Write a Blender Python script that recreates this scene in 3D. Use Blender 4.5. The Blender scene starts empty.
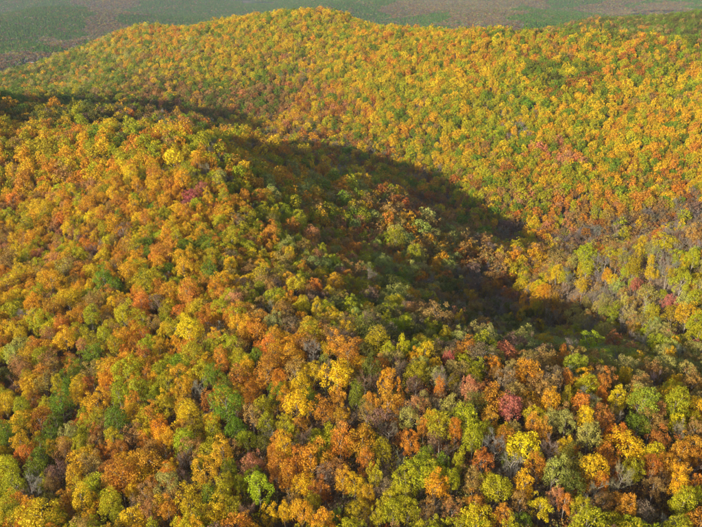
import bpy, math, random
import numpy as np
from mathutils import Vector

# ------------------------------------------------------------------ camera, sky, sun, exposure
sc = bpy.context.scene
FPX = 689.0                      # focal length in photo pixels (702 wide)
CU, CV = 351.0, 263.5
PITCH = math.atan((CV + 50.0) / FPX)     # horizon 50 px above the top edge
SP, CP = math.sin(PITCH), math.cos(PITCH)

cam_data = bpy.data.cameras.new('camera')
cam_data.sensor_width = 36.0
cam_data.lens = 36.0 * FPX / 702.0
cam_data.clip_start = 1.0
cam_data.clip_end = 60000.0
cam = bpy.data.objects.new('camera', cam_data)
sc.collection.objects.link(cam)
cam.location = (0, 0, 0)
cam.rotation_euler = (math.pi / 2 - PITCH, 0, 0)
sc.camera = cam

SUN_EL = math.radians(18.6)
SUN_TRAVEL = math.radians(44.0)          # light travels towards +X turned this much to +Y
world = bpy.data.worlds.new('World')
sc.world = world
world.use_nodes = True
wn = world.node_tree
sky = wn.nodes.new('ShaderNodeTexSky')
sky.sky_type = 'NISHITA'
sky.sun_disc = False
sky.sun_elevation = SUN_EL
sky.sun_rotation = math.radians(270) - SUN_TRAVEL
sky.air_density = 1.0
sky.dust_density = 1.5
bg = wn.nodes['Background']
bg.inputs['Strength'].default_value = 0.13
wn.links.new(sky.outputs[0], bg.inputs['Color'])

sun_data = bpy.data.lights.new('sun', 'SUN')
sun_data.energy = 5.0
sun_data.angle = math.radians(0.6)
sun_data.color = (1.0, 0.89, 0.72)
sun = bpy.data.objects.new('sun', sun_data)
sc.collection.objects.link(sun)
sun_dir = Vector((math.cos(SUN_TRAVEL) * math.cos(SUN_EL), math.sin(SUN_TRAVEL) * math.cos(SUN_EL), -math.sin(SUN_EL)))
sun.rotation_euler = sun_dir.to_track_quat('-Z', 'Y').to_euler()

sc.view_settings.view_transform = 'Standard'
sc.view_settings.look = 'None'
sc.view_settings.gamma = 1.0
sc.view_settings.use_curve_mapping = False
sc.view_settings.exposure = 0.82
sc.cycles.max_bounces = 4
sc.cycles.diffuse_bounces = 2
sc.cycles.transmission_bounces = 2
sc.cycles.volume_bounces = 0
sc.cycles.use_adaptive_sampling = True
sc.cycles.adaptive_threshold = 0.025
sc.cycles.use_denoising = True
sc.cycles.transparent_max_bounces = 4

rng = np.random.default_rng(7)

# ------------------------------------------------------------------ pixel <-> place
def unproject(u, v, d):
    a = (u - CU) / FPX
    b = (CV - v) / FPX
    return np.stack([a * d, d * (CP + b * SP), d * (-SP + b * CP)], -1)

def project(p):
    x, y, z = p[..., 0], p[..., 1], p[..., 2]
    d = y * CP - z * SP
    up = y * SP + z * CP
    dd = np.maximum(d, 1e-3)
    return CU + FPX * x / dd, CV - FPX * up / dd, d

# ------------------------------------------------------------------ terrain
CAN = 15.0                         # mean canopy height above the ground
ctl = '''
0 527 222;175 527 200;350 527 186;525 527 180;700 527 182;0 440 270;175 440 243;350 440 222;525 440 208;650 440 210
0 352 336;120 352 310;230 352 283;330 345 264;0 250 462;100 250 432;200 250 402;0 180 555;100 180 522;175 180 495
0 122 618;100 124 592;190 127 575;215 160 520;300 270 375;390 310 310;450 330 285;560 362 245;640 395 225;702 405 222
260 170 570;320 200 540;330 240 480;380 270 430;400 240 500;440 300 400;240 139 640;300 154 640;380 185 610;440 230 560;480 270 510
270 140 870;340 150 840;390 180 755;440 218 650;490 245 590;520 258 555
0 95 1150;100 100 1000;150 118 990;205 123 960;250 127 945;330 133 890;400 173 785;460 215 680;510 235 635;560 232 630;620 216 625;702 203 625
600 190 650;500 180 680;400 130 840;300 100 1000;200 100 1040;650 130 745;550 120 785;450 100 850;350 70 1000;250 60 1120;150 70 1180;50 90 1250
702 80 810;600 70 850;500 60 920;400 50 1020;0 74 1450;60 55 1420;110 36 1400;145 24 1380;200 26 1300;235 20 1300;290 11 1280;335 12 1250
400 27 1130;460 29 1060;520 30 1020;600 31 980;660 38 920;702 40 880;540 28 1700;600 19 1700;650 20 1650;702 12 1550
0 100 700;60 105 700;120 108 700;190 117 715;530 250 545;560 246 450;600 235 402;650 223 382;702 211 370;560 270 425;620 265 375;690 250 350
690 300 330;620 300 385;520 300 490;560 322 435;600 322 418;640 340 352;690 362 285;480 318 395;520 338 330;560 350 290;600 362 270;640 376 250
'''
P = []
FAR = {3: 1.06, 4: 1.12, 5: 1.12, 6: 1.12, 7: 1.12, 8: 1.12, 9: 1.04}
for li, row in ((li, row) for li, line in enumerate(ctl.strip().split('\n')) for row in line.split(';')):
    if row.strip():
        u, v, d = map(float, row.split())
        d *= 1.0 if v < 29 and d > 1500 else FAR.get(li, 1.0)
        q = unproject(u, v, d); q[2] -= CAN
        P.append(q)
for u, v, d, dz in ((560, 30, 1330, -40), (620, 33, 1280, -45), (660, 38, 1200, -45), (702, 40, 1130, -42), (600, 31, 1480, -45), (680, 38, 1400, -50), (0, 100, 900, -60), (100, 108, 870, -45), (650, 223, 450, -40), (702, 212, 440, -40), (600, 234, 470, -35), (560, 244, 530, -20), (650, 223, 530, -42), (702, 212, 530, -42), (0, 122, 670, -14), (100, 124, 650, -14), (180, 127, 630, -12)):
    q = unproject(u, v, d); q[2] += dz - CAN; P.append(q)
for u, v, d in ((0, 74, 1450), (60, 55, 1420), (110, 36, 1400), (145, 24, 1380), (200, 26, 1300), (290, 11, 1280), (335, 12, 1250),
                (400, 27, 1130), (460, 29, 1060), (520, 30, 1020), (600, 31, 980), (702, 40, 880)):
    q = unproject(u, v, d * 1.12)
    for f, z in ((1.10, q[2] - 55), (1.25, min(q[2] - 140, -262)), (1.5, -335)):
        if u > 500 and f > 1.2: continue
        P.append(np.array([q[0] * f, q[1] * f, z]))
P += [np.array(p, float) for p in ((-100, 60, -175), (100, 60, -152), (0, -100, -165), (-250, -100, -200), (250, -100, -165), (-300, 250, -205),
      (-420, 450, -185), (-470, 640, -98), (-480, 740, -88), (-515, 830, -90), (-560, 920, -118), (-700, 300, -230), (350, 250, -170), (480, 420, -175), (600, 600, -150), (560, 850, -130),
      (-800, 900, -260), (-950, 1250, -290), (0, -500, -220), (-700, -300, -240), (600, -200, -220), (900, 900, -180), (900, 1500, -200))]
P = np.array(P)
XY, Z = P[:, :2], P[:, 2]
n = len(P)
dist = np.linalg.norm(XY[:, None] - XY[None], axis=-1)
A = np.zeros((n + 3, n + 3)); A[:n, :n] = -dist - np.eye(n) * 2.0
A[:n, n] = 1; A[:n, n + 1:] = XY / 1000; A[n, :n] = 1; A[n + 1:, :n] = XY.T / 1000
sol = np.linalg.solve(A, np.concatenate([Z, np.zeros(3)]))

GX0, GY0, GS = -2200.0, -1200.0, 10.0
GNX, GNY = 441, 441
gx = GX0 + GS * np.arange(GNX); gy = GY0 + GS * np.arange(GNY)
GXX, GYY = np.meshgrid(gx, gy)

NOISE_T = {}
def noise2(x, y, seed, scale):
    """smooth value noise"""
    if seed not in NOISE_T: NOISE_T[seed] = np.random.default_rng(seed).random((256, 256))
    T = NOISE_T[seed]
    X = x / scale; Y = y / scale
    xi = np.floor(X).astype(int); yi = np.floor(Y).astype(int)
    fx = X - xi; fy = Y - yi
    fx = fx * fx * (3 - 2 * fx); fy = fy * fy * (3 - 2 * fy)
    g = lambda i, j: T[(yi + j) % 256, (xi + i) % 256]
    return (g(0, 0) * (1 - fx) + g(1, 0) * fx) * (1 - fy) + (g(0, 1) * (1 - fx) + g(1, 1) * fx) * fy

def plain(x, y):
    return -365 + 150 * (noise2(x, y, 3, 850.) - .5) + 90 * np.maximum(0, noise2(x, y, 4, 2600.) - .5) + 16 * (noise2(x, y, 5, 260.) - .5)

H = np.zeros_like(GXX)
for j in range(GNY):
    q = np.stack([GXX[j], GYY[j]], -1)
    D = np.linalg.norm(q[:, None] - XY[None], axis=-1)
    H[j] = -D @ sol[:n] + sol[n] + q @ sol[n + 1:] / 1000
H = np.clip(H, -360, -60)
rad = np.hypot(GXX - 0, GYY - 700)
ang = np.clip((rad - 1350) / 600, 0, 1)
ang = ang * ang * (3 - 2 * ang)
H = H * (1 - ang) + plain(GXX, GYY) * ang
k = np.exp(-0.5 * (np.arange(-4, 5) / 1.15) ** 2); k /= k.sum()
Hp = np.pad(H, 4, mode='edge')
Hp = sum(k[i] * Hp[i:i + GNY] for i in range(9))
H = sum(k[i] * Hp[:, i:i + GNX] for i in range(9))
H += (noise2(GXX, GYY, 11, 60.) - .5) * 7 + (noise2(GXX, GYY, 12, 28.) - .5) * 3

def ground(x, y):
    x = np.asarray(x, float); y = np.asarray(y, float)
    X = (x - GX0) / GS; Y = (y - GY0) / GS
    inside = (X > 0) & (Y > 0) & (X < GNX - 1.001) & (Y < GNY - 1.001)
    Xc = np.clip(X, 0, GNX - 1.001); Yc = np.clip(Y, 0, GNY - 1.001)
    xi = Xc.astype(int); yi = Yc.astype(int); fx = Xc - xi; fy = Yc - yi
    h = (H[yi, xi] * (1 - fx) + H[yi, xi + 1] * fx) * (1 - fy) + (H[yi + 1, xi] * (1 - fx) + H[yi + 1, xi + 1] * fx) * fy
    return np.where(inside, h, plain(x, y))

def hit(u, v, above):
    """first meeting of the ray through a photo pixel with the surface that lies `above` the ground"""
    d = np.linspace(90, 2600, 2600)
    p = unproject(u, v, d)
    below = p[:, 2] < ground(p[:, 0], p[:, 1]) + above
    i = int(np.argmax(below)) if below.any() else len(d) - 1
    return p[i], d[i]

# ------------------------------------------------------------------ materials
def lin(c):
    c = np.asarray(c, float) / 255
    return np.where(c <= .04045, c / 12.92, ((c + .055) / 1.055) ** 2.4)

def new_mat(name):
    m = bpy.data.materials.new(name); m.use_nodes = True
    nt = m.node_tree; nt.nodes.clear()
    return m, nt, nt.nodes.new('ShaderNodeOutputMaterial')

def leaf_material(name, instanced):
    m, nt, out = new_mat(name)
    N, L = nt.nodes.new, nt.links.new
    if instanced:
        src = N('ShaderNodeAttribute'); src.attribute_type = 'INSTANCER'; src.attribute_name = 'tint'; col = src.outputs['Color']
    else:
        src = N('ShaderNodeObjectInfo'); col = src.outputs['Color']
    av = N('ShaderNodeAttribute'); av.attribute_name = 'clump'
    lv = N('ShaderNodeAttribute'); lv.attribute_name = 'leaf'
    hsv = N('ShaderNodeHueSaturation')
    mh = N('ShaderNodeMapRange'); mh.inputs['To Min'].default_value = 0.472; mh.inputs['To Max'].default_value = 0.526
    mv = N('ShaderNodeMapRange'); mv.inputs['To Min'].default_value = 0.66; mv.inputs['To Max'].default_value = 1.3
    ad = N('ShaderNodeMath'); ad.operation = 'MULTIPLY_ADD'; ad.inputs[1].default_value = 0.35
    L(lv.outputs['Fac'], ad.inputs[0]); 
    mm = N('ShaderNodeMath'); mm.operation = 'MULTIPLY'; mm.inputs[1].default_value = 0.65
    L(av.outputs['Fac'], mm.inputs[0]); L(mm.outputs[0], ad.inputs[2])
    L(ad.outputs[0], mh.inputs['Value']); L(lv.outputs['Fac'], mv.inputs['Value'])
    L(mh.outputs[0], hsv.inputs['Hue']); L(mv.outputs[0], hsv.inputs['Value']); L(col, hsv.inputs['Color'])
    b = N('ShaderNodeBsdfPrincipled'); b.inputs['Roughness'].default_value = 0.6; b.inputs['Specular IOR Level'].default_value = 0.18
    t = N('ShaderNodeBsdfTranslucent')
    mix = N('ShaderNodeMixShader'); mix.inputs[0].default_value = 0.36
    L(hsv.outputs[0], b.inputs['Base Color']); L(hsv.outputs[0], t.inputs['Color'])
    L(b.outputs[0], mix.inputs[1]); L(t.outputs[0], mix.inputs[2]); L(mix.outputs[0], out.inputs['Surface'])
    return m

def bark_material():
    m, nt, out = new_mat('bark')
    N, L = nt.nodes.new, nt.links.new
    tc = N('ShaderNodeTexCoord'); no = N('ShaderNodeTexNoise'); no.inputs['Scale'].default_value = 3.0; no.inputs['Detail'].default_value = 4
    r = N('ShaderNodeValToRGB')
    r.color_ramp.elements[0].color = (.10, .078, .06, 1); r.color_ramp.elements[1].color = (.34, .30, .25, 1)
    r.color_ramp.elements[0].position = .3; r.color_ramp.elements[1].position = .7
    b = N('ShaderNodeBsdfPrincipled'); b.inputs['Roughness'].default_value = .9; b.inputs['Specular IOR Level'].default_value = .1
    L(tc.outputs['Object'], no.inputs['Vector']); L(no.outputs[0], r.inputs[0]); L(r.outputs[0], b.inputs['Base Color']); L(b.outputs[0], out.inputs['Surface'])
    return m

def ground_material():
    m, nt, out = new_mat('forest_floor')
    N, L = nt.nodes.new, nt.links.new
    geo = N('ShaderNodeNewGeometry')
    n1 = N('ShaderNodeTexNoise'); n1.inputs['Scale'].default_value = 0.9; n1.inputs['Detail'].default_value = 6
    n2 = N('ShaderNodeTexNoise'); n2.inputs['Scale'].default_value = 0.004; n2.inputs['Detail'].default_value = 4
    L(geo.outputs['Position'], n1.inputs['Vector']); L(geo.outputs['Position'], n2.inputs['Vector'])
    r = N('ShaderNodeValToRGB')
    e = r.color_ramp.elements
    e[0].color = (.055, .040, .026, 1); e[0].position = .3; e[1].color = (.20, .145, .095, 1); e[1].position = .72
    r2 = N('ShaderNodeValToRGB')
    e = r2.color_ramp.elements
    e[0].color = (.045, .06, .03, 1); e[0].position = .42; e[1].color = (.13, .10, .07, 1); e[1].position = .6
    L(n1.outputs[0], r.inputs[0]); L(n2.outputs[0], r2.inputs[0])
    # far away the sheet itself stands for the woods
    ln = N('ShaderNodeVectorMath'); ln.operation = 'LENGTH'; L(geo.outputs['Position'], ln.inputs[0])
    mr = N('ShaderNodeMapRange'); mr.inputs['From Min'].default_value = 1700; mr.inputs['From Max'].default_value = 3000
    L(ln.outputs['Value'], mr.inputs['Value'])
    mx = N('ShaderNodeMix'); mx.data_type = 'RGBA'
    L(mr.outputs[0], mx.inputs['Factor']); L(r.outputs[0], mx.inputs['A']); L(r2.outputs[0], mx.inputs['B'])
    b = N('ShaderNodeBsdfPrincipled'); b.inputs['Roughness'].default_value = .95; b.inputs['Specular IOR Level'].default_value = .05
    L(mx.outputs['Result'], b.inputs['Base Color'])
    bp = N('ShaderNodeBump'); bp.inputs['Strength'].default_value = .6; bp.inputs['Distance'].default_value = .4
    L(n1.outputs[0], bp.inputs['Height']); L(bp.outputs[0], b.inputs['Normal'])
    L(b.outputs[0], out.inputs['Surface'])
    return m

def plain_material(name, rgb, rough=.8, var=.25, scale=.6):
    m, nt, out = new_mat(name)
    N, L = nt.nodes.new, nt.links.new
    tc = N('ShaderNodeTexCoord'); no = N('ShaderNodeTexNoise'); no.inputs['Scale'].default_value = scale; no.inputs['Detail'].default_value = 5
    mx = N('ShaderNodeMix'); mx.data_type = 'RGBA'
    mx.inputs['A'].default_value = (*[c * (1 - var) for c in rgb], 1); mx.inputs['B'].default_value = (*[min(1, c * (1 + var)) for c in rgb], 1)
    b = N('ShaderNodeBsdfPrincipled'); b.inputs['Roughness'].default_value = rough; b.inputs['Specular IOR Level'].default_value = .2
    L(tc.outputs['Object'], no.inputs['Vector']); L(no.outputs[0], mx.inputs['Factor']); L(mx.outputs['Result'], b.inputs['Base Color']); L(b.outputs[0], out.inputs['Surface'])
    return m

M_leaf = leaf_material('leaves', False)
M_leaf_i = leaf_material('leaves_of_the_forest', True)
M_bark = bark_material()
M_ground = ground_material()

# ------------------------------------------------------------------ terrain mesh, one sheet to the horizon
def axis(lo, hi, fine, n_out, reach):
    core = np.arange(lo, hi + .1, fine)
    g = np.cumsum(fine * np.power((1.0 + .085), np.arange(1, n_out)))
    g = g[g < reach]
    return np.concatenate([(lo - g)[::-1], core, hi + g])
ax = axis(-1100, 1100, 10, 90, 15000); ay = axis(-300, 2000, 10, 90, 15000)
AX, AY = np.meshgrid(ax, ay)
AZ = ground(AX, AY)
def grid_mesh(name, X, Y, Zv):
    ny, nx = X.shape
    me = bpy.data.meshes.new(name)
    co = np.stack([X, Y, Zv], -1).reshape(-1, 3).astype(np.float32)
    i = (np.arange(ny - 1)[:, None] * nx + np.arange(nx - 1)[None]).ravel()
    f = np.stack([i, i + 1, i + nx + 1, i + nx], -1).astype(np.int32)
    fill_mesh(me, co, f)
    return me
def fill_mesh(me, co, quads):
    me.vertices.add(len(co)); me.vertices.foreach_set('co', np.ascontiguousarray(co, np.float32).ravel())
    kk = quads.shape[1]
    me.loops.add(quads.size); me.loops.foreach_set('vertex_index', np.ascontiguousarray(quads, np.int32).ravel())
    me.polygons.add(len(quads)); me.polygons.foreach_set('loop_start', np.arange(len(quads), dtype=np.int32) * kk)
    me.update(calc_edges=True); me.validate()
tm = grid_mesh('terrain', AX, AY, AZ)
tm.materials.append(M_ground)
tm.polygons.foreach_set('use_smooth', np.ones(len(tm.polygons), bool))
terrain = bpy.data.objects.new('terrain', tm); sc.collection.objects.link(terrain)
terrain['kind'] = 'structure'

# ------------------------------------------------------------------ tree prototypes
def tubes(segs, sides=5):
    """segs: list of paths [(x,y,z,r), ...] -> verts, quads"""
    V, F = [], []
    for path in segs:
        base = len(V); m = len(path)
        for i in range(m):
            p = Vector(path[i][:3]); r = path[i][3]
            a = Vector(path[max(0, i - 1)][:3]); b = Vector(path[min(m - 1, i + 1)][:3])
            t = (b - a).normalized()
            s = t.orthogonal().normalized(); w = t.cross(s)
            for q in range(sides):
                an = 2 * math.pi * q / sides
                V.append(tuple(p + (s * math.cos(an) + w * math.sin(an)) * r))
        for i in range(m - 1):
            for q in range(sides):
                q2 = (q + 1) % sides
                F.append((base + i * sides + q, base + i * sides + q2, base + (i + 1) * sides + q2, base + (i + 1) * sides + q))
    return np.array(V, np.float32), np.array(F, np.int32)

def clump_centres(style, r):
    """lobes of a crown of radius about 1 (rows x, y, z, radius), z up from the crown's middle"""
    shape = {'round': (1, 1, 1.02), 'tall': (.82, .82, 1.5), 'spreading': (1.1, 1.1, .8), 'ragged': (1, 1, 1.18), 'sparse': (1, 1, 1.0), 'column': (.85, .85, 1.35)}[style]
    out = []
    cnt = {'round': 30, 'tall': 34, 'spreading': 30, 'ragged': 22, 'sparse': 26, 'column': 30}[style]
    ph = r.random() * 6.28
    # two or three big lobes push the outline out of round
    lob = [(r.random() * 6.28, r.uniform(.12, .3)) for _ in range(3)]
    for i in range(cnt):
        z = 1 - (i + .5) / cnt * 1.55
        z = max(-.62, min(.98, z + r.normal() * .07))
        a = ph + i * 2.39996 + r.normal() * .25
        q = math.sqrt(max(0, 1 - z * z))
        k = 1 + sum(am * max(0, math.cos(a - la)) for la, am in lob) - .15
        k *= r.uniform(.72, 1.05) if style != 'ragged' else r.uniform(.5, 1.18)
        rad_ = r.uniform(.23, .40) * (1.0 if style != 'sparse' else .85)
        k2 = k - rad_ * .62
        out.append((q * math.cos(a) * k2 * shape[0], q * math.sin(a) * k2 * shape[1], z * k2 * shape[2], rad_))
    for i in range(6):
        v = r.normal(size=3) * .28
        out.append((v[0], v[1], v[2] * shape[2], .36))
    return np.array(out)

R0, ZC = 4.5, 11.0           # prototype crown radius and height of its middle

def crown_arrays(style, seed, n_leaf, leaf_size, rough=.36):
    r = np.random.default_rng(seed)
    C = clump_centres(style, r)
    w = C[:, 3] ** 2; w /= w.sum()
    ci = r.choice(len(C), n_leaf, p=w)
    d = r.normal(size=(n_leaf, 3)); d /= np.linalg.norm(d, axis=1)[:, None]
    outw = C[ci, :3] / (np.linalg.norm(C[ci, :3], axis=1)[:, None] + .25) + np.array([0, 0, .25])
    d = d + outw * r.uniform(.1, .9, (n_leaf, 1)); d /= np.linalg.norm(d, axis=1)[:, None]
    # each lobe is a cluster of small lumps
    K = 7
    sd_ = r.normal(size=(len(C), K, 3)); sd_ /= np.linalg.norm(sd_, axis=2)[:, :, None]
    o_ = C[:, :3] / (np.linalg.norm(C[:, :3], axis=1)[:, None] + .25) + np.array([0, 0, .35])
    sd_ = sd_ + o_[:, None, :] * .8; sd_ /= np.linalg.norm(sd_, axis=2)[:, :, None]
    lc = C[:, None, :3] + sd_ * (C[:, 3] * .72)[:, None, None]
    lr = C[:, 3][:, None] * r.uniform(.38, .62, (len(C), K))
    si = r.integers(0, K, n_leaf)
    rr = r.uniform(.8, 1.12, n_leaf) if style != 'sparse' else r.uniform(.5, 1.35, n_leaf)
    stray = r.random(n_leaf) < .06
    rr = np.where(stray, rr * 1.35, rr)
    pos = lc[ci, si] + d * (lr[ci, si] * rr)[:, None]
    nrm = d * 1.0 + r.normal(size=(n_leaf, 3)) * rough
    nrm /= np.linalg.norm(nrm, axis=1)[:, None]
    t = np.cross(nrm, r.normal(size=(n_leaf, 3))); t /= np.linalg.norm(t, axis=1)[:, None]
    b = np.cross(nrm, t)
    s = leaf_size * r.uniform(.6, 1.35, n_leaf)[:, None]
    e = r.uniform(.55, 1.0, (n_leaf, 1))
    pos = pos * R0; pos[:, 2] += ZC
    s = s * R0
    fold = nrm * s * r.uniform(-.35, .15, (n_leaf, 1))
    quad = np.stack([pos - t * s, pos - b * s * e + fold, pos + t * s, pos + b * s * e + fold], 1)
    clump = r.random((len(C), K))[ci, si] * .5 + r.random(len(C))[ci] * .5
    return quad.reshape(-1, 3), clump, r.random(n_leaf), C

def leaf_mesh(name, arrs, mat):
    co, clump, leaf, _ = arrs
    me = bpy.data.meshes.new(name)
    fill_mesh(me, co, np.arange(len(co)).reshape(-1, 4))
    for nm, val in (('clump', clump), ('leaf', leaf)):
        at = me.attributes.new(nm, 'FLOAT', 'FACE'); at.data.foreach_set('value', val.astype(np.float32))
    me.materials.append(mat)
    return me

def wood_paths(C, seed, style, limbs=9):
    r = np.random.default_rng(seed + 99)
    zt = ZC + 1.5 if style != 'spreading' else ZC
    lean = r.normal(size=2) * .35
    tr = []
    for i in range(6):
        f = i / 5
        tr.append((lean[0] * f + r.normal() * .08 * (i > 0), lean[1] * f + r.normal() * .08 * (i > 0), -1.0 + (zt + 1.0) * f, .30 * (1 - .72 * f) + (.12 if i == 0 else 0)))
    paths = [tr]
    idx = r.choice(len(C), min(limbs, len(C)), replace=False)
    for i in idx:
        e = C[i, :3] * R0 + np.array([0, 0, ZC])
        z0 = min(zt - .5, max(4.5, e[2] - r.uniform(2.2, 4.2)))
        f = (z0 + 1) / (zt + 1)
        s = np.array([lean[0] * f, lean[1] * f, z0]); m_ = (s + e) / 2 + np.array([0, 0, .5]) + r.normal(size=3) * .25
        paths.append([(*s, .13), (*m_, .085), (*e, .035)])
    return paths

def bare_arrays(seed, n_twigs=2000):
    """a leafless tree: trunk and limbs as tubes, twigs as slender faces"""
    r = np.random.default_rng(seed)
    paths = []; tips = []
    tr = [(r.normal() * .1 * i, r.normal() * .1 * i, -1 + i * 2.2, .27 * (1 - i / 8.5) + .03) for i in range(7)]
    paths.append(tr)
    for i in range(13):
        f = r.uniform(.38, 1.0); kx = f * 6; i0 = min(5, int(kx)); g = kx - i0
        s = np.array(tr[i0][:3]) * (1 - g) + np.array(tr[i0 + 1][:3]) * g
        a = i * 2.4 + r.normal() * .3
        ln = R0 * r.uniform(.65, 1.05) * (1.15 - .45 * f)
        up = r.uniform(.55, 1.3)
        e = s + np.array([math.cos(a), math.sin(a), up]) * ln / math.hypot(1, up) * 1.15
        m_ = (s + e) / 2 + np.array([math.cos(a), math.sin(a), -.3]) * .4
        paths.append([(*s, .09), (*m_, .055), (*e, .022)])
        for b in range(6):
            g = r.uniform(.3, 1); p = (m_ * (1 - g) + e * g) if g > .5 else (s * (1 - g) + m_ * g)
            dd = (e - s) / np.linalg.norm(e - s) + r.normal(size=3) * .55 + np.array([0, 0, .25]); dd /= np.linalg.norm(dd)
            q = p + dd * r.uniform(1.0, 2.2)
            paths.append([(*p, .03), (*q, .012)])
            tips.append((p, q))
    tips = np.array(tips)
    ti = r.integers(0, len(tips), n_twigs); g = r.random((n_twigs, 1))
    s = tips[ti, 0] * (1 - g) + tips[ti, 1] * g
    dd = tips[ti, 1] - tips[ti, 0]; dd /= np.linalg.norm(dd, axis=1)[:, None]
    dd = dd + r.normal(size=(n_twigs, 3)) * .6; dd /= np.linalg.norm(dd, axis=1)[:, None]
    e = s + dd * r.uniform(.5, 1.3, (n_twigs, 1))
    w = np.cross(dd, r.normal(size=(n_twigs, 3))); w /= np.linalg.norm(w, axis=1)[:, None]
    w *= r.uniform(.012, .028, (n_twigs, 1))
    quad = np.stack([s - w, s + w, e + w * .4, e - w * .4], 1).reshape(-1, 3)
    return paths, (quad, r.random(len(tips))[ti], r.random(n_twigs), None)

STYLES = [('round', 3), ('tall', 2), ('spreading', 3), ('ragged', 4), ('sparse', 3), ('column', 2)]
protos = []          # (style, crown mesh, trunk mesh)
proto_coll = bpy.data.collections.new('tree_kinds')       # sources for the forest; not linked to the scene
stand_i = {}
def combined_mesh(name, arrs, wood):
    co, clump, leaf, _ = arrs
    wv, wf = wood
    nq = len(co) // 4
    me = bpy.data.meshes.new(name)
    fill_mesh(me, np.concatenate([co, wv]), np.concatenate([np.arange(len(co)).reshape(-1, 4), wf + len(co)]))
    for nm, val in (('clump', clump), ('leaf', leaf)):
        at = me.attributes.new(nm, 'FLOAT', 'FACE')
        at.data.foreach_set('value', np.concatenate([val, np.full(len(wf), .5)]).astype(np.float32))
    me.materials.append(M_leaf_i); me.materials.append(M_bark)
    me.polygons.foreach_set('material_index', np.concatenate([np.zeros(nq, np.int32), np.ones(len(wf), np.int32)]))
    return me
def reg(name, me):
    o = bpy.data.objects.new('kind_%03d_%s' % (len(proto_coll.objects), name), me)
    proto_coll.objects.link(o)
    return len(proto_coll.objects) - 1
by_style = {}; inst_near = {}; inst_far = {}
sd = 100
for style, cnt in STYLES:
    for c in range(cnt):
        sd += 1
        nl = 3700 if style != 'sparse' else 2600
        arr = crown_arrays(style, sd, nl, .036)
        wood = tubes(wood_paths(arr[3], sd, style, 9 if style != 'sparse' else 14))
        tmesh = bpy.data.meshes.new('trunk'); fill_mesh(tmesh, *wood); tmesh.materials.append(M_bark)
        by_style.setdefault(style, []).append((leaf_mesh('crown', arr, M_leaf), tmesh))
        inst_near.setdefault(style, []).append(reg(style, combined_mesh(style, arr, wood)))
        arr2 = crown_arrays(style, sd, 950 if style != 'sparse' else 700, .072, .22)
        wood2 = tubes(wood_paths(arr2[3], sd, style, 3)[:1], 4)
        inst_far.setdefault(style, []).append(reg(style, combined_mesh(style + '_far', arr2, wood2)))
for c in range(3):
    sd += 1
    paths, arr = bare_arrays(sd)
    wood = tubes(paths, 4)
    tmesh = bpy.data.meshes.new('trunk'); fill_mesh(tmesh, *wood); tmesh.materials.append(M_bark)
    by_style.setdefault('bare', []).append((leaf_mesh('twigs', arr, M_leaf), tmesh))
    idx = reg('bare', combined_mesh('bare', arr, wood))
    inst_near.setdefault('bare', []).append(idx); inst_far.setdefault('bare', []).append(idx)
# conifers and plain small crowns for the far valley
def conifer(seed, nl=150):
    r = np.random.default_rng(seed)
    f = r.random(nl) ** .8
    a = r.random(nl) * 6.283
    rad_ = (1.02 - f) * 3.0 * r.uniform(.75, 1.1, nl)
    pos = np.stack([np.cos(a) * rad_, np.sin(a) * rad_, 4 + f * 13], -1)
    d = np.stack([np.cos(a), np.sin(a), np.full(nl, .55)], -1) + r.normal(size=(nl, 3)) * .35
    d /= np.linalg.norm(d, axis=1)[:, None]
    t = np.cross(d, r.normal(size=(nl, 3))); t /= np.linalg.norm(t, axis=1)[:, None]; b = np.cross(d, t)
    s = r.uniform(.7, 1.2, (nl, 1))
    q = np.stack([pos - t * s, pos - b * s * .7, pos + t * s, pos + b * s * .7], 1).reshape(-1, 3)
    return q, r.random(nl), r.random(nl), None
inst_far['conifer'] = []
for c in range(3):
    sd += 1
    w = tubes([[(0, 0, -1, .22), (0, 0, 15, .06)]], 4)
    inst_far['conifer'].append(reg('conifer', combined_mesh('conifer', conifer(sd), w)))
inst_far['puff'] = []
for c in range(3):
    sd += 1
    arr = crown_arrays('round', sd, 150, .19)
    inst_far['puff'].append(reg('puff', combined_mesh('puff', arr, tubes([[(0, 0, -1, .3), (0, 0, 9, .12)]], 4))))
inst_near['conifer'] = inst_far['conifer']
# low undergrowth
inst_far['shrub'] = []
for c in range(3):
    sd += 1
    co, cl, lf, C = crown_arrays('sparse', sd, 300, .075)
    co = co.copy(); co[:, 2] = (co[:, 2] - ZC + 3.0)
    inst_far['shrub'].append(reg('shrub', combined_mesh('shrub', (co, cl, lf, C), tubes([[(0, 0, -1, .12), (.1, .1, 3, .04)]], 4))))

# ------------------------------------------------------------------ tree colours
TINT = {  # sunlit colours as seen, turned into leaf albedo
    'G': (232, 188, 28), 'A': (226, 166, 34), 'Y': (186, 174, 30), 'K': (158, 168, 40), 'N': (126, 143, 34), 'D': (116, 112, 44),
    'O': (218, 148, 46), 'R': (186, 118, 46), 'T': (180, 138, 72), 'S': (210, 146, 90), 'P': (196, 116, 98), 'L': (184, 172, 86),
    'B': (158, 144, 126), 'M': (148, 118, 90), 'C': (94, 134, 44)}
NAME = {'G': 'golden yellow', 'A': 'amber', 'Y': 'yellow-green', 'K': 'bright lime', 'N': 'leaf-green', 'D': 'dull olive', 'O': 'orange', 'R': 'rust-red',
        'T': 'tan brown', 'S': 'salmon', 'P': 'crimson', 'L': 'pale olive', 'B': 'bare grey', 'M': 'mauve brown'}
ALB = 0.80
def tint_of(code, r, amount=1.0):
    c = lin(TINT[code]) * ALB * np.array([1.0, 1.06, 1.05])
    j = 1 + r.normal(size=3) * np.array([.07, .09, .12]) * amount
    return np.clip(c * j * (1 + r.normal() * .08 * amount), .01, .75)
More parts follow.
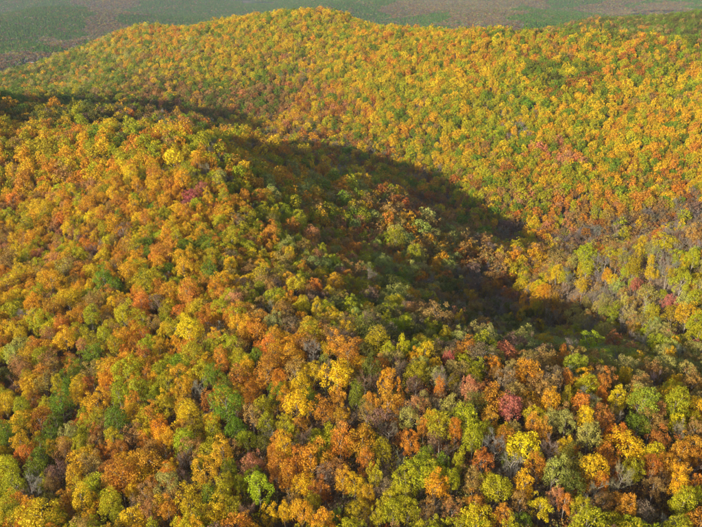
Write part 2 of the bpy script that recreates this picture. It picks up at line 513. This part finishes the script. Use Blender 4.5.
STYLE_FOR = {'G': ['round', 'round', 'ragged', 'spreading', 'tall'], 'A': ['round', 'ragged', 'spreading', 'tall'], 'Y': ['round', 'ragged', 'spreading', 'tall'],
             'K': ['round', 'spreading'], 'N': ['round', 'ragged', 'tall', 'spreading'], 'D': ['round', 'ragged', 'spreading'], 'O': ['ragged', 'tall', 'round'],
             'R': ['ragged', 'sparse', 'round'], 'T': ['sparse', 'sparse', 'ragged'], 'S': ['sparse', 'ragged', 'round'], 'P': ['round'],
             'L': ['ragged', 'round', 'spreading', 'sparse'], 'B': ['bare'], 'M': ['sparse', 'sparse', 'bare']}

# trees told apart in the photograph: tile origin; then x, y, crown width (quarter pixels) and colour
tiles = {
 (0, 395): 'G25,60,90 Y95,75,80 R165,105,100 O15,145,45 A90,200,90 N30,180,80 n250,60,75 n228,115,65 n205,170,60 n165,260,80 n150,320,80 L280,145,80 G310,25,70 A390,40,110 Y400,110,90 N470,120,120 Y480,30,80 O530,40,60 Y325,230,60 T260,225,90 M230,310,100 T380,190,80 R485,230,70 T370,280,100 R450,290,100 A300,340,80 Y370,355,60 Y40,320,100 Y20,390,80 Y50,470,110 A130,470,90 B130,405,100 T205,370,70 O260,440,110 G330,440,110 Y440,430,120 G530,390,60 M520,460,100 D190,450,70 G360,490,70 Y470,495,70',
 (140, 395): 'N40,30,80 Y110,50,100 G190,80,120 R285,45,90 N350,70,130 N380,140,90 O440,30,70 Y495,50,90 T455,110,80 A75,140,90 A125,200,80 T45,220,110 Y210,160,100 Y290,160,80 R240,220,50 A335,240,110 A265,340,110 Y235,285,60 Y360,310,80 B180,270,75 M180,345,60 S445,270,100 Y430,170,80 D500,200,80 B510,150,65 L110,360,110 G200,440,120 O120,475,90 T30,410,100 T40,490,80 Y330,400,110 Y370,460,90 N280,430,80 Y480,400,110 G520,490,80 M430,490,90 O530,260,60 R545,350,60 M460,360,60',
 (280, 395): 'A20,30,70 G70,60,110 O170,60,110 O235,20,70 A245,80,80 N305,25,80 O365,50,60 O430,70,110 O480,40,60 B525,40,80 L520,110,80 T350,100,80 Y20,110,70 Y140,170,80 M90,190,90 Y195,150,60 S245,140,60 O330,180,80 O240,220,110 Y410,230,90 R490,180,70 O525,210,80 G20,240,80 O130,280,120 O70,310,90 O30,340,100 O345,285,80 R160,380,90 Y130,440,80 T50,420,90 G20,490,60 A90,490,90 A250,360,80 G300,370,70 Y310,450,100 Y380,360,70 M415,370,80 Y505,350,120 Y510,470,100 Y450,490,90 Y395,505,70 N220,505,40 B480,260,60 A350,400,80 B190,310,60 M200,470,70',
 (420, 395): 'L15,25,50 O75,15,60 S205,20,90 P355,70,108 O445,120,80 O490,170,70 G520,55,80 G60,100,80 O15,130,60 Y180,110,130 Y255,140,90 O140,170,70 Y210,210,90 G335,140,70 G415,200,150 B300,210,105 N345,255,50 B370,290,115 R250,290,100 N20,260,70 N85,290,60 Y155,300,60 T210,340,90 Y305,390,120 G415,370,90 O470,310,80 A60,400,110 Y130,370,70 O220,440,100 T130,475,100 O330,490,90 T395,450,70 G480,450,90 B520,240,85 L535,320,100 L530,110,80 S540,420,70 N420,505,70 M120,230,80 M60,200,70 D220,60,90 T30,470,70',
 (560, 395): 'O80,50,80 Y20,40,50 L20,130,80 G100,110,90 R175,110,90 O165,10,60 K330,55,125 Y455,70,115 S390,88,60 N310,125,90 O500,15,60 G540,100,60 B215,100,70 G275,200,150 L110,190,100 O55,235,40 R400,190,110 O480,245,100 B480,160,80 T535,170,70 D30,280,110 G130,300,110 R215,310,70 Y295,320,90 R365,300,80 T420,340,90 B530,300,80 D40,360,110 G470,380,80 O540,380,60 T370,385,80 B240,360,100 B150,380,90 Y490,440,120 Y550,420,60 O260,490,90 M340,490,90 Y80,470,80 O15,450,60 N140,490,80 B430,500,80',
 (0, 265): 'G30,150,60 G80,30,50 T170,40,70 L260,30,80 G370,30,70 N420,70,95 N465,95,70 A515,40,90 O545,140,45 A210,90,110 G270,140,100 B110,190,95 O215,190,90 A330,220,70 T380,160,80 G60,260,90 Y160,250,80 L80,310,80 Y370,230,80 T430,210,70 Y500,220,90 T500,160,70 T460,280,60 G265,300,100 Y320,280,70 T200,290,70 S330,340,50 N375,350,90 Y420,300,60 Y460,340,80 O540,320,70 A120,370,80 T190,380,90 L60,380,80 T90,430,80 O285,420,60 n320,410,55 n295,455,50 n268,500,55 T370,430,100 A450,400,60 Y510,440,120 A430,490,80 G320,500,70 T180,480,100 M60,480,90 D25,430,70 Y240,450,65 Y235,505,60',
 (140, 265): 'O15,140,50 M75,170,70 N20,60,60 B110,50,65 A180,30,80 N280,40,70 T360,40,70 G430,60,70 Y480,60,70 R540,30,40 O190,130,110 A300,110,80 S375,150,85 S445,110,50 T460,200,90 Y390,220,80 Y330,180,80 B500,130,65 B525,180,70 L530,240,80 O410,290,90 O470,270,90 O510,330,100 R530,400,100 O510,460,100 Y140,260,90 G200,280,110 T60,240,70 R20,300,60 A80,330,70 R20,380,70 Y100,400,100 N160,390,80 Y220,370,100 Y310,330,90 B300,250,75 O325,385,60 Y390,370,80 R390,450,100 G430,420,70 Y250,430,100 N300,470,90 Y110,480,80 A170,500,80 O30,460,60 N470,380,60 N350,500,70 B240,505,70 O450,505,70',
 (280, 265): 'Y65,90,80 O140,100,70 T120,60,60 G195,120,60 G95,170,60 A145,200,60 A205,205,60 A15,110,50 A350,185,60 S365,220,60 G405,185,45 Y460,160,80 N480,60,70 D440,90,90 D190,60,60 B350,70,80 M525,100,60 Y290,240,50 Y320,250,45 Y455,260,80 T460,210,70 A40,330,100 T110,310,100 T200,280,90 B135,360,90 O270,360,100 D340,350,80 Y435,360,60 G490,360,60 G535,380,60 L410,390,60 G235,455,140 T60,440,100 G80,490,80 G20,495,60 A430,500,80 M540,480,80 M450,460,90 M340,480,80 M50,240,90 L180,390,60 D360,430,90 D510,310,50',
 (420, 265): 'G190,130,80 G405,105,80 O305,90,50 Y250,175,45 A50,110,70 D20,150,70 D75,180,70 Y470,190,45 G150,240,45 Y165,275,60 R270,285,50 Y240,320,110 Y35,220,60 Y40,260,80 Y100,300,60 Y360,310,70 Y440,330,40 L405,320,90 L290,380,80 S345,370,90 G20,370,70 T60,350,80 P115,400,50 A60,420,50 L165,430,70 B90,470,95 A430,450,110 L370,420,80 R310,460,60 T500,400,100 O535,400,80 T220,480,80 S200,515,60 M340,490,90 M450,240,60 B520,230,75 G515,20,80 G545,50,60 B310,190,70',
 (560, 265): 'Y290,30,80 Y105,25,70 A90,95,70 P300,100,50 L350,130,90 L230,90,70 P440,160,60 G510,210,130 L60,190,80 L175,165,45 L280,195,60 L110,205,50 L380,250,50 L180,290,80 P440,295,55 P545,320,50 S280,345,70 T220,330,80 L335,365,70 L420,410,110 A455,340,50 G195,420,50 O265,425,45 G100,460,100 K60,420,90 O25,485,50 O10,390,60 R170,500,80 L530,400,70 B490,360,80 B340,300,90 B60,310,90 B240,250,80 Y480,100,90 Y440,55,40 Y490,40,50 A530,95,40 B210,120,80 B430,30,90 B150,40,70 O300,510,50 T520,490,80 G450,500,90 B380,480,80'}
zones = '''20 140 GYAYT;60 150 AGYT;100 140 GYAYN;150 135 GYYA;190 140 YGBT;220 150 GYYB;20 180 AGTGT;60 200 TAGSA;100 190 TSAGT;140 180 AGGYT;180 190 YGMBA
215 200 YGAPM;20 230 TAGTS;60 240 TATSGA;100 230 TSTAGM;150 210 YNGAG;190 220 YGAGO;230 220 AOGYB;130 250 TATGM;170 250 AGYNO;215 250 YYGAN;260 240 AOTYM
260 170 YAYML;300 190 AYLLO;340 200 YATLT;300 230 OGYLA;350 240 LOYTS;380 220 LTAT;400 250 LTAYL;440 250 LTAL;430 230 TLT
280 145 MTDB;350 165 MTRB;420 210 MTBR;480 245 MTB;160 115 MBDT;50 108 DYDA;100 112 DYDM
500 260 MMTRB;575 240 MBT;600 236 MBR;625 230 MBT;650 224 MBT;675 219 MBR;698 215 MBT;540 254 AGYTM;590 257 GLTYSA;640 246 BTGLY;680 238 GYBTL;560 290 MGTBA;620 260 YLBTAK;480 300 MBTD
20 85 NNDLTAN;60 90 NLTDYGN;100 80 NLYATN;130 60 NYLGAT;150 95 TNSGT;200 100 TTSNDG;250 100 TTSNDR;160 40 GAYO;200 60 GAYTY;250 40 GAYTY;300 30 AGYYT;350 40 GAYT
300 70 TBGYS;340 80 YGYA;250 70 YGTAN;320 100 RTASG;360 120 GRTAY;400 60 GYAO;400 90 YGYA;450 60 GYAYO;500 60 AGYO;550 50 AOYRT;600 50 AOYGA;600 65 RNDN;570 75 NDRN
640 60 ORGNT;680 60 YNRT;680 90 GYAT;620 90 GAYO;550 110 GAYG;500 110 YGBYN;450 110 YGGY;400 130 YAGT;430 160 YTNGA;500 160 TYNYA;550 160 YNAOS;480 200 YTNSR
530 200 TYNSO;580 180 AYOG;620 150 GAYG;660 130 GAOY;690 150 AGO;680 190 ATR;600 210 TYOA;650 200 AOYT;560 220 YTSO;700 110 GGA;560 25 NNDT;620 22 NDDT;660 20 NDLN;695 18 NNDD;695 28 DNTN
40 300 TAGY;40 370 TAYG;40 450 YGA;100 300 GTY;100 420 TYR;100 500 GOTY;160 330 GYAO;180 420 YAT;190 500 GYT;240 320 OAYT;260 400 ONYT;250 500 YGM;300 300 TMAY
320 360 TMOG;320 430 OYT;340 500 YAM;390 330 LDYM;400 400 MOT;420 500 YT;440 360 LYM;470 400 OMTY;500 470 RYGO;520 340 LDM;530 380 TMO;560 420 LGY;560 500 TGY
600 290 YLTM;660 275 LYLTG;600 310 BLTY;600 360 BTLY;620 440 GTO;640 500 OTYM;660 300 YLTY;660 380 LTG;690 440 OTG'''
ZN = [(float(a), float(b), c) for a, b, c in (s.split() for s in zones.replace('\n', ';').split(';'))]  # bare brown codes at the far hill's right foot stand for a shadow
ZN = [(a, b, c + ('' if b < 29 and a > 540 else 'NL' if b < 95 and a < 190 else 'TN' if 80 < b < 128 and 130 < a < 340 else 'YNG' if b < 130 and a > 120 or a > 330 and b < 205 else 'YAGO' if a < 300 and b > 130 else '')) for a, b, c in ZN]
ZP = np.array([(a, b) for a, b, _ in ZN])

prng = np.random.default_rng(21)
trees = []    # dict: x y z sx sz rot style code tint
fixed = []
for (ox, oy), s in tiles.items():
    for item in s.split():
        code = item[0]; zx, zy, zd = map(float, item[1:].split(','))
        u, v, wpx = ox + zx * .25, oy + zy * .25, zd * .25
        strip = code == 'n'
        if strip: code = 'N'
        R = 4.0
        for _ in range(3):
            p, d = hit(u, v, 7.0 + 1.15 * R)
            R = float(np.clip(wpx * d / FPX / 2 * .93, 1.9, 6.0))
        st = 'column' if strip else STYLE_FOR[code][int(prng.integers(len(STYLE_FOR[code])))]
        fixed.append((p[0], p[1], R * (1.25 if strip else 1.0), st, code))
FX = np.array([(f[0], f[1], f[2] * (1.6 if f[3] == 'column' else 1.45 if f[4] == 'P' else 1.0)) for f in fixed])

def add_tree(x, y, R, st, code, r, low=0.0):
    z = float(ground(x, y))
    sx = R / R0
    H_ = (7.0 + 1.15 * R) / ZC
    sz = H_ * r.uniform(.86, 1.2) * (1 - low)
    trees.append(dict(x=x, y=y, z=z, sx=sx, sz=sz, rot=r.random() * 6.283, style=st, code=code, tint=tint_of(code, r), R=R))
for f in fixed: add_tree(*f, prng)

# the rest of the woods: a jittered triangular grid, thinned where a placed tree stands
def scatter(x0, x1, y0, y1, s, r, jit=.42):
    xs = np.arange(x0, x1, s); ys = np.arange(y0, y1, s * .866)
    X, Y = np.meshgrid(xs, ys); X = X + (np.arange(len(ys)) % 2)[:, None] * s / 2
    X = X + r.uniform(-jit, jit, X.shape) * s; Y = Y + r.uniform(-jit, jit, Y.shape) * s
    return X.ravel(), Y.ravel()
X, Y = scatter(-900, 900, 20, 2250, 6.5, prng)
X2, Y2 = scatter(-420, 420, 20, 560, 5.7, prng)       # the near slope is sampled finer
u, v, d = project(np.stack([X2, Y2, ground(X2, Y2) + CAN], -1))
nk = (d > 60) & (d < 470)
Zg = ground(X, Y)
u, v, d = project(np.stack([X, Y, Zg + CAN], -1))
fk = d >= 470
X = np.concatenate([X[fk], X2[nk]]); Y = np.concatenate([Y[fk], Y2[nk]])
Zg = ground(X, Y)
u, v, d = project(np.stack([X, Y, Zg + CAN], -1))
keep = (u > -90) & (u < 780) & (v < 620) & (d > 60) & (np.hypot(X, Y) < 2250)
# beyond the far crest the valley planting takes over
keep &= ~((Zg < -275) & (Y > 1000))
X, Y, u, v, d, Zg = [a[keep] for a in (X, Y, u, v, d, Zg)]
near_ = d < 470
Rr = np.clip(np.where(near_, 3.55, 4.15) * np.exp(prng.normal(0, .25, len(X))), 2.3, 7.4)
for a in range(0, len(FX), 50):
    q = FX[a:a + 50]
    D = np.hypot(X[:, None] - q[None, :, 0], Y[:, None] - q[None, :, 1])
    bad = (D < (Rr[:, None] + q[None, :, 2]) * .62).any(1)
    X, Y, u, v, d, Zg, Rr = [t_[~bad] for t_ in (X, Y, u, v, d, Zg, Rr)]
kn = (noise2(X, Y, 35, 42.) * 4.3 + noise2(X, Y, 36, 17.) * .8) % 1.0
nz = np.stack([noise2(X, Y, 31, 45.), noise2(X, Y, 32, 45.)], -1) - .5
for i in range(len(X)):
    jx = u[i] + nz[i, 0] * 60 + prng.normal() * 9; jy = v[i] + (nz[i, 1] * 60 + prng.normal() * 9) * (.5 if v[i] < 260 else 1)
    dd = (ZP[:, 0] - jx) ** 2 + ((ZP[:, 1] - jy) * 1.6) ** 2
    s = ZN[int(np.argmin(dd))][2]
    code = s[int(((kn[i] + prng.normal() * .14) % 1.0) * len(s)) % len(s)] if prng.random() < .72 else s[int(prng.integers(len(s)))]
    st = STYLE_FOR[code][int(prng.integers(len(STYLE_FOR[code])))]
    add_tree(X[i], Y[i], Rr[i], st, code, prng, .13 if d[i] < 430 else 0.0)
print('trees', len(trees), 'placed', len(fixed))

# ------------------------------------------------------------------ which trees are individuals: the 300 that show largest
T = np.array([(t['x'], t['y'], t['z'] + t['sz'] * ZC, t['R']) for t in trees])
tu, tv, td = project(T[:, :3])
px = 2 * T[:, 3] / td * FPX
inframe = (tu > -px * .25) & (tu < 702 + px * .25) & (tv > 0) & (tv < 527 + px * .2) & (td > 0)
def visible(i):
    a = T[i, :3] + np.array([0, 0, T[i, 3] * .6]); f = np.linspace(.05, .97, 60)[:, None]
    p = a * f
    return bool((p[:, 2] > ground(p[:, 0], p[:, 1]) + 12.5).all())
order = np.argsort(-px * inframe)
chosen = []
for i in order:
    if len(chosen) >= 300 or not inframe[i]: break
    if visible(i): chosen.append(int(i))
chosen_set = set(chosen)

# labels that single each tree out
FORM = {'round': 'round-crowned', 'tall': 'tall', 'spreading': 'broad', 'ragged': 'lumpy', 'sparse': 'thin-leaved', 'column': 'slender', 'bare': 'leafless'}
COLS = [(90, 'far left'), (200, 'left'), (300, 'left of centre'), (400, 'centre'), (500, 'right of centre'), (610, 'right'), (9999, 'far right')]
ROWS = [(330, 'mid-height'), (375, 'below mid-height'), (425, 'lower third'), (480, 'near bottom'), (9999, 'bottom edge')]
def col_of(x): return next(nm for lim, nm in COLS if x < lim)
def row_of(y): return next(nm for lim, nm in ROWS if y < lim)
cw = np.array([T[i, 3] for i in chosen]); lo_, hi_ = np.quantile(cw, .3), np.quantile(cw, .75)
def look(i):
    t = trees[i]
    size = 'small' if t['R'] < lo_ else 'large' if t['R'] > hi_ else 'mid-sized'
    return size + ' ' + NAME[t['code']] + (' leafless' if t['style'] == 'bare' and t['code'] != 'B' else '' if t['code'] == 'B' else ' ' + FORM[t['style']])
def short(i): return NAME[trees[i]['code']]
CU_ = np.array([tu[i] for i in chosen]); CV_ = np.array([tv[i] for i in chosen])
def neighbours(k):
    dx = CU_ - CU_[k]; dy = CV_ - CV_[k]; dd = np.hypot(dx, dy); o = np.argsort(dd)[1:9]
    out = []
    for j in o:
        if abs(dx[j]) > abs(dy[j]): rel = 'left of' if dx[j] > 0 else 'right of'
        else: rel = 'above' if dy[j] > 0 else 'below'
        out.append((rel, short(chosen[j])))
    return out
labels = {}; used = {}
base = [look(i) + ' tree' for i in chosen]
place = [col_of(tu[i]) + ', ' + row_of(tv[i]) for i in chosen]
from collections import Counter
cnt1 = Counter(zip(base, place))
for k_, i in enumerate(chosen):
    nb = neighbours(k_)
    art = lambda s: ('an ' if s[0] in 'aeo' else 'a ') + s
    cands = []
    for r_, c_ in nb: cands.append(base[k_] + ' just ' + r_ + ' ' + art(c_) + ' one, ' + place[k_]); cands.append(base[k_] + ' ' + r_ + ' ' + art(c_) + ', ' + place[k_])
    for a_ in range(len(nb)):
        for b_ in range(a_ + 1, len(nb)): cands.append(base[k_] + ' ' + nb[a_][0] + ' ' + art(nb[a_][1]) + ', ' + nb[b_][0] + ' ' + art(nb[b_][1]) + ', ' + col_of(tu[i]))
    labels[i] = next((c for c in cands if c not in used and len(c.split()) <= 16), cands[0])
    used[labels[i]] = 1

crown_n = {'bare': 'twigs'}
for i in chosen:
    t = trees[i]
    kinds = by_style[t['style']]
    cm, wm = kinds[i % len(kinds)]
    nm = 'bare_tree' if t['style'] == 'bare' else 'autumn_tree' if t['code'] not in 'NDK' else 'green_tree'
    e = bpy.data.objects.new(nm, None); sc.collection.objects.link(e)
    e.empty_display_size = .5
    e.location = (t['x'], t['y'], t['z']); e.rotation_euler = (0, 0, t['rot']); e.scale = (t['sx'], t['sx'], t['sz'])
    e['label'] = labels[i]; e['category'] = 'tree'; e['group'] = 'trees on the near slope'
    c = bpy.data.objects.new(crown_n.get(t['style'], 'crown'), cm); sc.collection.objects.link(c); c.parent = e; c.color = (*t['tint'], 1)
    w = bpy.data.objects.new('trunk', wm); sc.collection.objects.link(w); w.parent = e

# ------------------------------------------------------------------ the forest beyond: points + instances
def instancer_tree():
    ng = bpy.data.node_groups.new('plant_forest', 'GeometryNodeTree')
    ng.interface.new_socket('Geometry', in_out='INPUT', socket_type='NodeSocketGeometry')
    ng.interface.new_socket('Geometry', in_out='OUTPUT', socket_type='NodeSocketGeometry')
    N, L = ng.nodes.new, ng.links.new
    gi, go = N('NodeGroupInput'), N('NodeGroupOutput')
    ci = N('GeometryNodeCollectionInfo'); ci.inputs['Collection'].default_value = proto_coll
    ci.inputs['Separate Children'].default_value = True; ci.inputs['Reset Children'].default_value = True
    ip = N('GeometryNodeInstanceOnPoints'); ip.inputs['Pick Instance'].default_value = True
    def attr(nm, ty):
        a = N('GeometryNodeInputNamedAttribute'); a.data_type = ty; a.inputs['Name'].default_value = nm; return a.outputs['Attribute']
    L(gi.outputs[0], ip.inputs['Points']); L(ci.outputs[0], ip.inputs['Instance'])
    L(attr('kind_index', 'INT'), ip.inputs['Instance Index'])
    L(attr('turn', 'FLOAT_VECTOR'), ip.inputs['Rotation']); L(attr('size', 'FLOAT_VECTOR'), ip.inputs['Scale'])
    L(ip.outputs[0], go.inputs[0])
    return ng
NG = instancer_tree()
def forest(name, label, rows, category='forest'):
    """rows: list of (x,y,z, kind, sx, sz, rot, tint)"""
    me = bpy.data.meshes.new(name)
    nn = len(rows)
    co = np.array([r_[:3] for r_ in rows], np.float32)
    me.vertices.add(nn); me.vertices.foreach_set('co', co.ravel())
    a = me.attributes.new('kind_index', 'INT', 'POINT'); a.data.foreach_set('value', np.array([r_[3] for r_ in rows], np.int32))
    a = me.attributes.new('size', 'FLOAT_VECTOR', 'POINT'); a.data.foreach_set('vector', np.array([(r_[4], r_[4], r_[5]) for r_ in rows], np.float32).ravel())
    a = me.attributes.new('turn', 'FLOAT_VECTOR', 'POINT'); a.data.foreach_set('vector', np.array([(0, 0, r_[6]) for r_ in rows], np.float32).ravel())
    a = me.attributes.new('tint', 'FLOAT_COLOR', 'POINT'); a.data.foreach_set('color', np.array([(*r_[7], 1) for r_ in rows], np.float32).ravel())
    o = bpy.data.objects.new(name, me); sc.collection.objects.link(o)
    md = o.modifiers.new('planting', 'NODES'); md.node_group = NG
    o['kind'] = 'stuff'; o['label'] = label; o['category'] = category
    return o
rows = []
for i, t in enumerate(trees):
    if i in chosen_set: continue
    ks = (inst_near if td[i] < 520 else inst_far)[t['style']]
    rows.append((t['x'], t['y'], t['z'], ks[i % len(ks)], t['sx'], t['sz'], t['rot'], t['tint']))
forest('autumn_forest', 'mixed autumn woods covering the ridge, valley and far hill', rows)

# undergrowth between the near trees
X, Y = scatter(-420, 420, 60, 720, 5.2, prng)
Zg = ground(X, Y); u, v, d = project(np.stack([X, Y, Zg + 3], -1))
keep = (u > -40) & (u < 740) & (v < 590) & (d > 60) & (d < 640) & (prng.random(len(X)) < .8)
rows = []
for x, y, z in zip(X[keep], Y[keep], Zg[keep]):
    code = 'MTLTDRMY'[int(prng.integers(8))]
    s = prng.uniform(.42, .85)
    rows.append((x, y, z, inst_far['shrub'][int(prng.integers(3))], s, s * prng.uniform(.8, 1.5), prng.random() * 6.28, tint_of(code, prng)))
forest('undergrowth', 'low brown undergrowth between the trees of the near slope', rows, 'undergrowth')

# far valley: pine plantations and leafless woods
X, Y = scatter(-3800, 3800, 1150, 6300, 13.0, prng)
Zg = ground(X, Y); u, v, d = project(np.stack([X, Y, Zg + 12], -1))
keep = (u > -40) & (u < 745) & (v > -14) & ((Zg < -275) | (np.hypot(X, Y) >= 2250)) & (d < 5900) & (Y > 1000)
X, Y, Zg, u, v, d = [a_[keep] for a_ in (X, Y, Zg, u, v, d)]
far_hints = [(20, 20, 'C'), (60, 25, 'C'), (30, 50, 'C'), (10, 65, 'M'), (30, 60, 'M'), (60, 48, 'M'), (100, 30, 'M'), (110, 12, 'M'), (75, 8, 'C'), (110, 2, 'M'), (85, 55, 'C'),
             (150, 15, 'C'), (170, 5, 'C'), (200, 15, 'C'), (240, 12, 'C'), (300, 4, 'C'), (350, 8, 'C'), (400, 10, 'M'), (400, 20, 'C'), (430, 18, 'C'), (370, 4, 'C'), (420, 4, 'M'),
             (460, 8, 'M'), (455, 20, 'M'), (490, 18, 'M'), (500, 8, 'M'), (520, 10, 'C'), (540, 22, 'C'), (570, 8, 'C'), (530, 3, 'M'), (600, 10, 'M'), (620, 8, 'M'), (630, 18, 'C'), (590, 16, 'C'),
             (650, 12, 'M'), (680, 8, 'M'), (690, 3, 'C'), (640, 3, 'C')]
FH = np.array([(a_, b_) for a_, b_, _ in far_hints])
clear = (np.abs(u - 662) < 30) & (np.abs(v - 12.5) < 2.6) & (noise2(X, Y, 77, 60.) > .35)
clear |= (np.abs(u - 31) < 9) & (np.abs(v - 61.5) < 2.5)
clear |= (np.abs(u - 258) < 16) & (np.abs(v - 2) < 1.2)
rows = []
wn1 = noise2(X, Y, 41, 240.) - .5; wn2 = noise2(X, Y, 42, 240.) - .5; wn3 = noise2(X, Y, 43, 70.)
for i in range(len(X)):
    if clear[i]: continue
    q = (FH[:, 0] - u[i] - wn1[i] * 50) ** 2 + ((FH[:, 1] - v[i] - wn2[i] * 14) * 3) ** 2
    c = far_hints[int(np.argmin(q))][2]
    if prng.random() < .08 + .25 * (wn3[i] > .72): c = 'M' if c == 'C' else 'C'
    if c == 'C':
        rows.append((X[i], Y[i], Zg[i], inst_far['conifer'][i % 3], 1.75, prng.uniform(.8, 1.1), prng.random() * 6.28, tint_of('C' if prng.random() < .85 else 'N', prng)))
    else:
        cc = 'MMMBTBLMT'[int(prng.integers(9))]
        rows.append((X[i], Y[i], Zg[i], inst_far['puff'][i % 3], prng.uniform(1.25, 1.7), prng.uniform(.8, 1.1), prng.random() * 6.28, tint_of(cc, prng) * .8))
print('far trees', len(rows))
forest('valley_forest', 'far valley woods of green pine plantations and brown bare hardwoods', rows)

# ------------------------------------------------------------------ farm buildings and a field far behind
M_wall = plain_material('pale_siding', (.4, .39, .37), .7, .1)
M_roof_metal = plain_material('metal_roof', (.27, .27, .28), .7, .12)
M_roof_dark = plain_material('shingle_roof', (.22, .20, .19), .8, .2)
M_glass = plain_material('window_glass', (.05, .06, .07), .15, .2)
M_door = plain_material('door_paint', (.25, .12, .09), .6, .15)
M_field = plain_material('dry_pasture', (.2, .17, .11), .95, .25, .02)
def box(name, x0, x1, y0, y1, z0, z1, mat, parent):
    me = bpy.data.meshes.new(name)
    co = np.array([(x, y, z) for z in (z0, z1) for y in (y0, y1) for x in (x0, x1)], np.float32)
    fill_mesh(me, co, np.array([(0, 2, 3, 1), (4, 5, 7, 6), (0, 1, 5, 4), (2, 6, 7, 3), (0, 4, 6, 2), (1, 3, 7, 5)], np.int32))
    me.materials.append(mat)
    o = bpy.data.objects.new(name, me); sc.collection.objects.link(o); o.parent = parent
    return o
def house(name, label, u, v, w, dp, h, rot, roof_mat, category):
    d = np.linspace(1450, 5200, 8000); p = unproject(u, v, d)
    bl = p[:, 2] < ground(p[:, 0], p[:, 1]) + 2
    q = p[int(np.argmax(bl))]
    e = bpy.data.objects.new(name, None); sc.collection.objects.link(e)
    e.location = (q[0], q[1], float(ground(q[0], q[1])) - .1); e.rotation_euler = (0, 0, rot)
    e['label'] = label; e['category'] = category
    box('wall', -w / 2, w / 2, -dp / 2, dp / 2, -1, h, M_wall, e)
    me = bpy.data.meshes.new('roof'); o_ = .5; rh = dp * .3
    a_, b_ = w / 2 + o_, dp / 2 + o_
    co = np.array([(-a_, -b_, h - .1), (a_, -b_, h - .1), (a_, b_, h - .1), (-a_, b_, h - .1), (-a_, 0, h + rh), (a_, 0, h + rh),
                   (-a_, -b_, h + .12), (a_, -b_, h + .12), (a_, b_, h + .12), (-a_, b_, h + .12), (-a_, 0, h + rh + .25), (a_, 0, h + rh + .25)], np.float32)
    me.from_pydata([tuple(c) for c in co], [], [(6, 7, 11, 10), (10, 11, 8, 9), (0, 4, 5, 1), (4, 3, 2, 5), (0, 1, 7, 6), (2, 3, 9, 8), (1, 5, 11, 7), (5, 2, 8, 11), (0, 6, 10, 4), (4, 10, 9, 3)])
    me.materials.append(roof_mat)
    o = bpy.data.objects.new('roof', me); sc.collection.objects.link(o); o.parent = e
    for sx in (-1, 1):                      # gable ends
        g = bpy.data.meshes.new('gable')
        g.from_pydata([(sx * w / 2, -dp / 2, h), (sx * w / 2, dp / 2, h), (sx * w / 2, 0, h + rh - .1), (sx * (w / 2 - .2), -dp / 2, h), (sx * (w / 2 - .2), dp / 2, h), (sx * (w / 2 - .2), 0, h + rh - .1)],
                      [], [(0, 1, 2), (5, 4, 3), (0, 2, 5, 3), (2, 1, 4, 5), (1, 0, 3, 4)])
        g.materials.append(M_wall)
        o = bpy.data.objects.new('gable', g); sc.collection.objects.link(o); o.parent = e
    for x in (-w * .3, w * .3): box('window', x - .6, x + .6, -dp / 2 - .05, -dp / 2 + .05, 1.0, 2.3, M_glass, e)
    box('door', -.5, .5, -dp / 2 - .06, -dp / 2 + .05, 0, 2.1, M_door, e)
    return q
for args in (('farmhouse', 'pale farmhouse in the valley clearing beyond the hill, upper left', 24.5, 61.0, 12, 8, 3.4, -.35, M_roof_metal, 'house'),
             ('shed', 'small white shed just right of the pale farmhouse, upper left', 32.5, 62.8, 7, 5, 3.0, .2, M_roof_metal, 'shed'),
             ('barn', 'long pale-roofed barn in the far valley field, upper right', 665, 14.2, 24, 11, 4.5, .1, M_roof_metal, 'barn')):
    house(*args)
# pale pasture strips round the barn
def field(u0, u1, v, dep, name='field'):
    d = np.linspace(1450, 5400, 8000)
    pa, pb = [unproject(u_, v, d) for u_ in (u0, u1)]
    qa, qb = [p_[int(np.argmax(p_[:, 2] < ground(p_[:, 0], p_[:, 1])))] for p_ in (pa, pb)]
    nx, ny = 40, 16
    fx, fy = np.meshgrid(np.linspace(0, 1, nx), np.linspace(-.5, .5, ny))
    wob = noise2(fx * 900, fy * 900, 55, 160.) * .5 + .6
    Xf = qa[0] + (qb[0] - qa[0]) * fx; Yf = qa[1] + (qb[1] - qa[1]) * fx + fy * dep * wob
    me = grid_mesh(name, Xf, Yf, ground(Xf, Yf) + 1.2); me.materials.append(M_field)
    o = bpy.data.objects.new(name, me); sc.collection.objects.link(o); o['kind'] = 'structure'
field(648, 672, 14.0, 130); field(678, 699, 12.5, 150); field(240, 276, 2.0, 160); field(20, 36, 62.0, 60)

# ------------------------------------------------------------------ air
hz = bpy.data.meshes.new('haze')
X0, X1, Y0, Y1, Z0, Z1 = -17500, 17500, -16500, 18500, -420, 12
co = np.array([(x, y, z) for z in (Z0, Z1) for y in (Y0, Y1) for x in (X0, X1)], np.float32)
fill_mesh(hz, co, np.array([(0, 2, 3, 1), (4, 5, 7, 6), (0, 1, 5, 4), (2, 6, 7, 3), (0, 4, 6, 2), (1, 3, 7, 5)], np.int32))
hm, nt, out = new_mat('haze')
pv = nt.nodes.new('ShaderNodeVolumePrincipled')
pv.inputs['Color'].default_value = (.78, .86, 1.0, 1); pv.inputs['Density'].default_value = 0.34e-4; pv.inputs['Anisotropy'].default_value = .2
nt.links.new(pv.outputs[0], out.inputs['Volume'])
hz.materials.append(hm)
haze = bpy.data.objects.new('haze', hz); sc.collection.objects.link(haze); haze['kind'] = 'stuff'
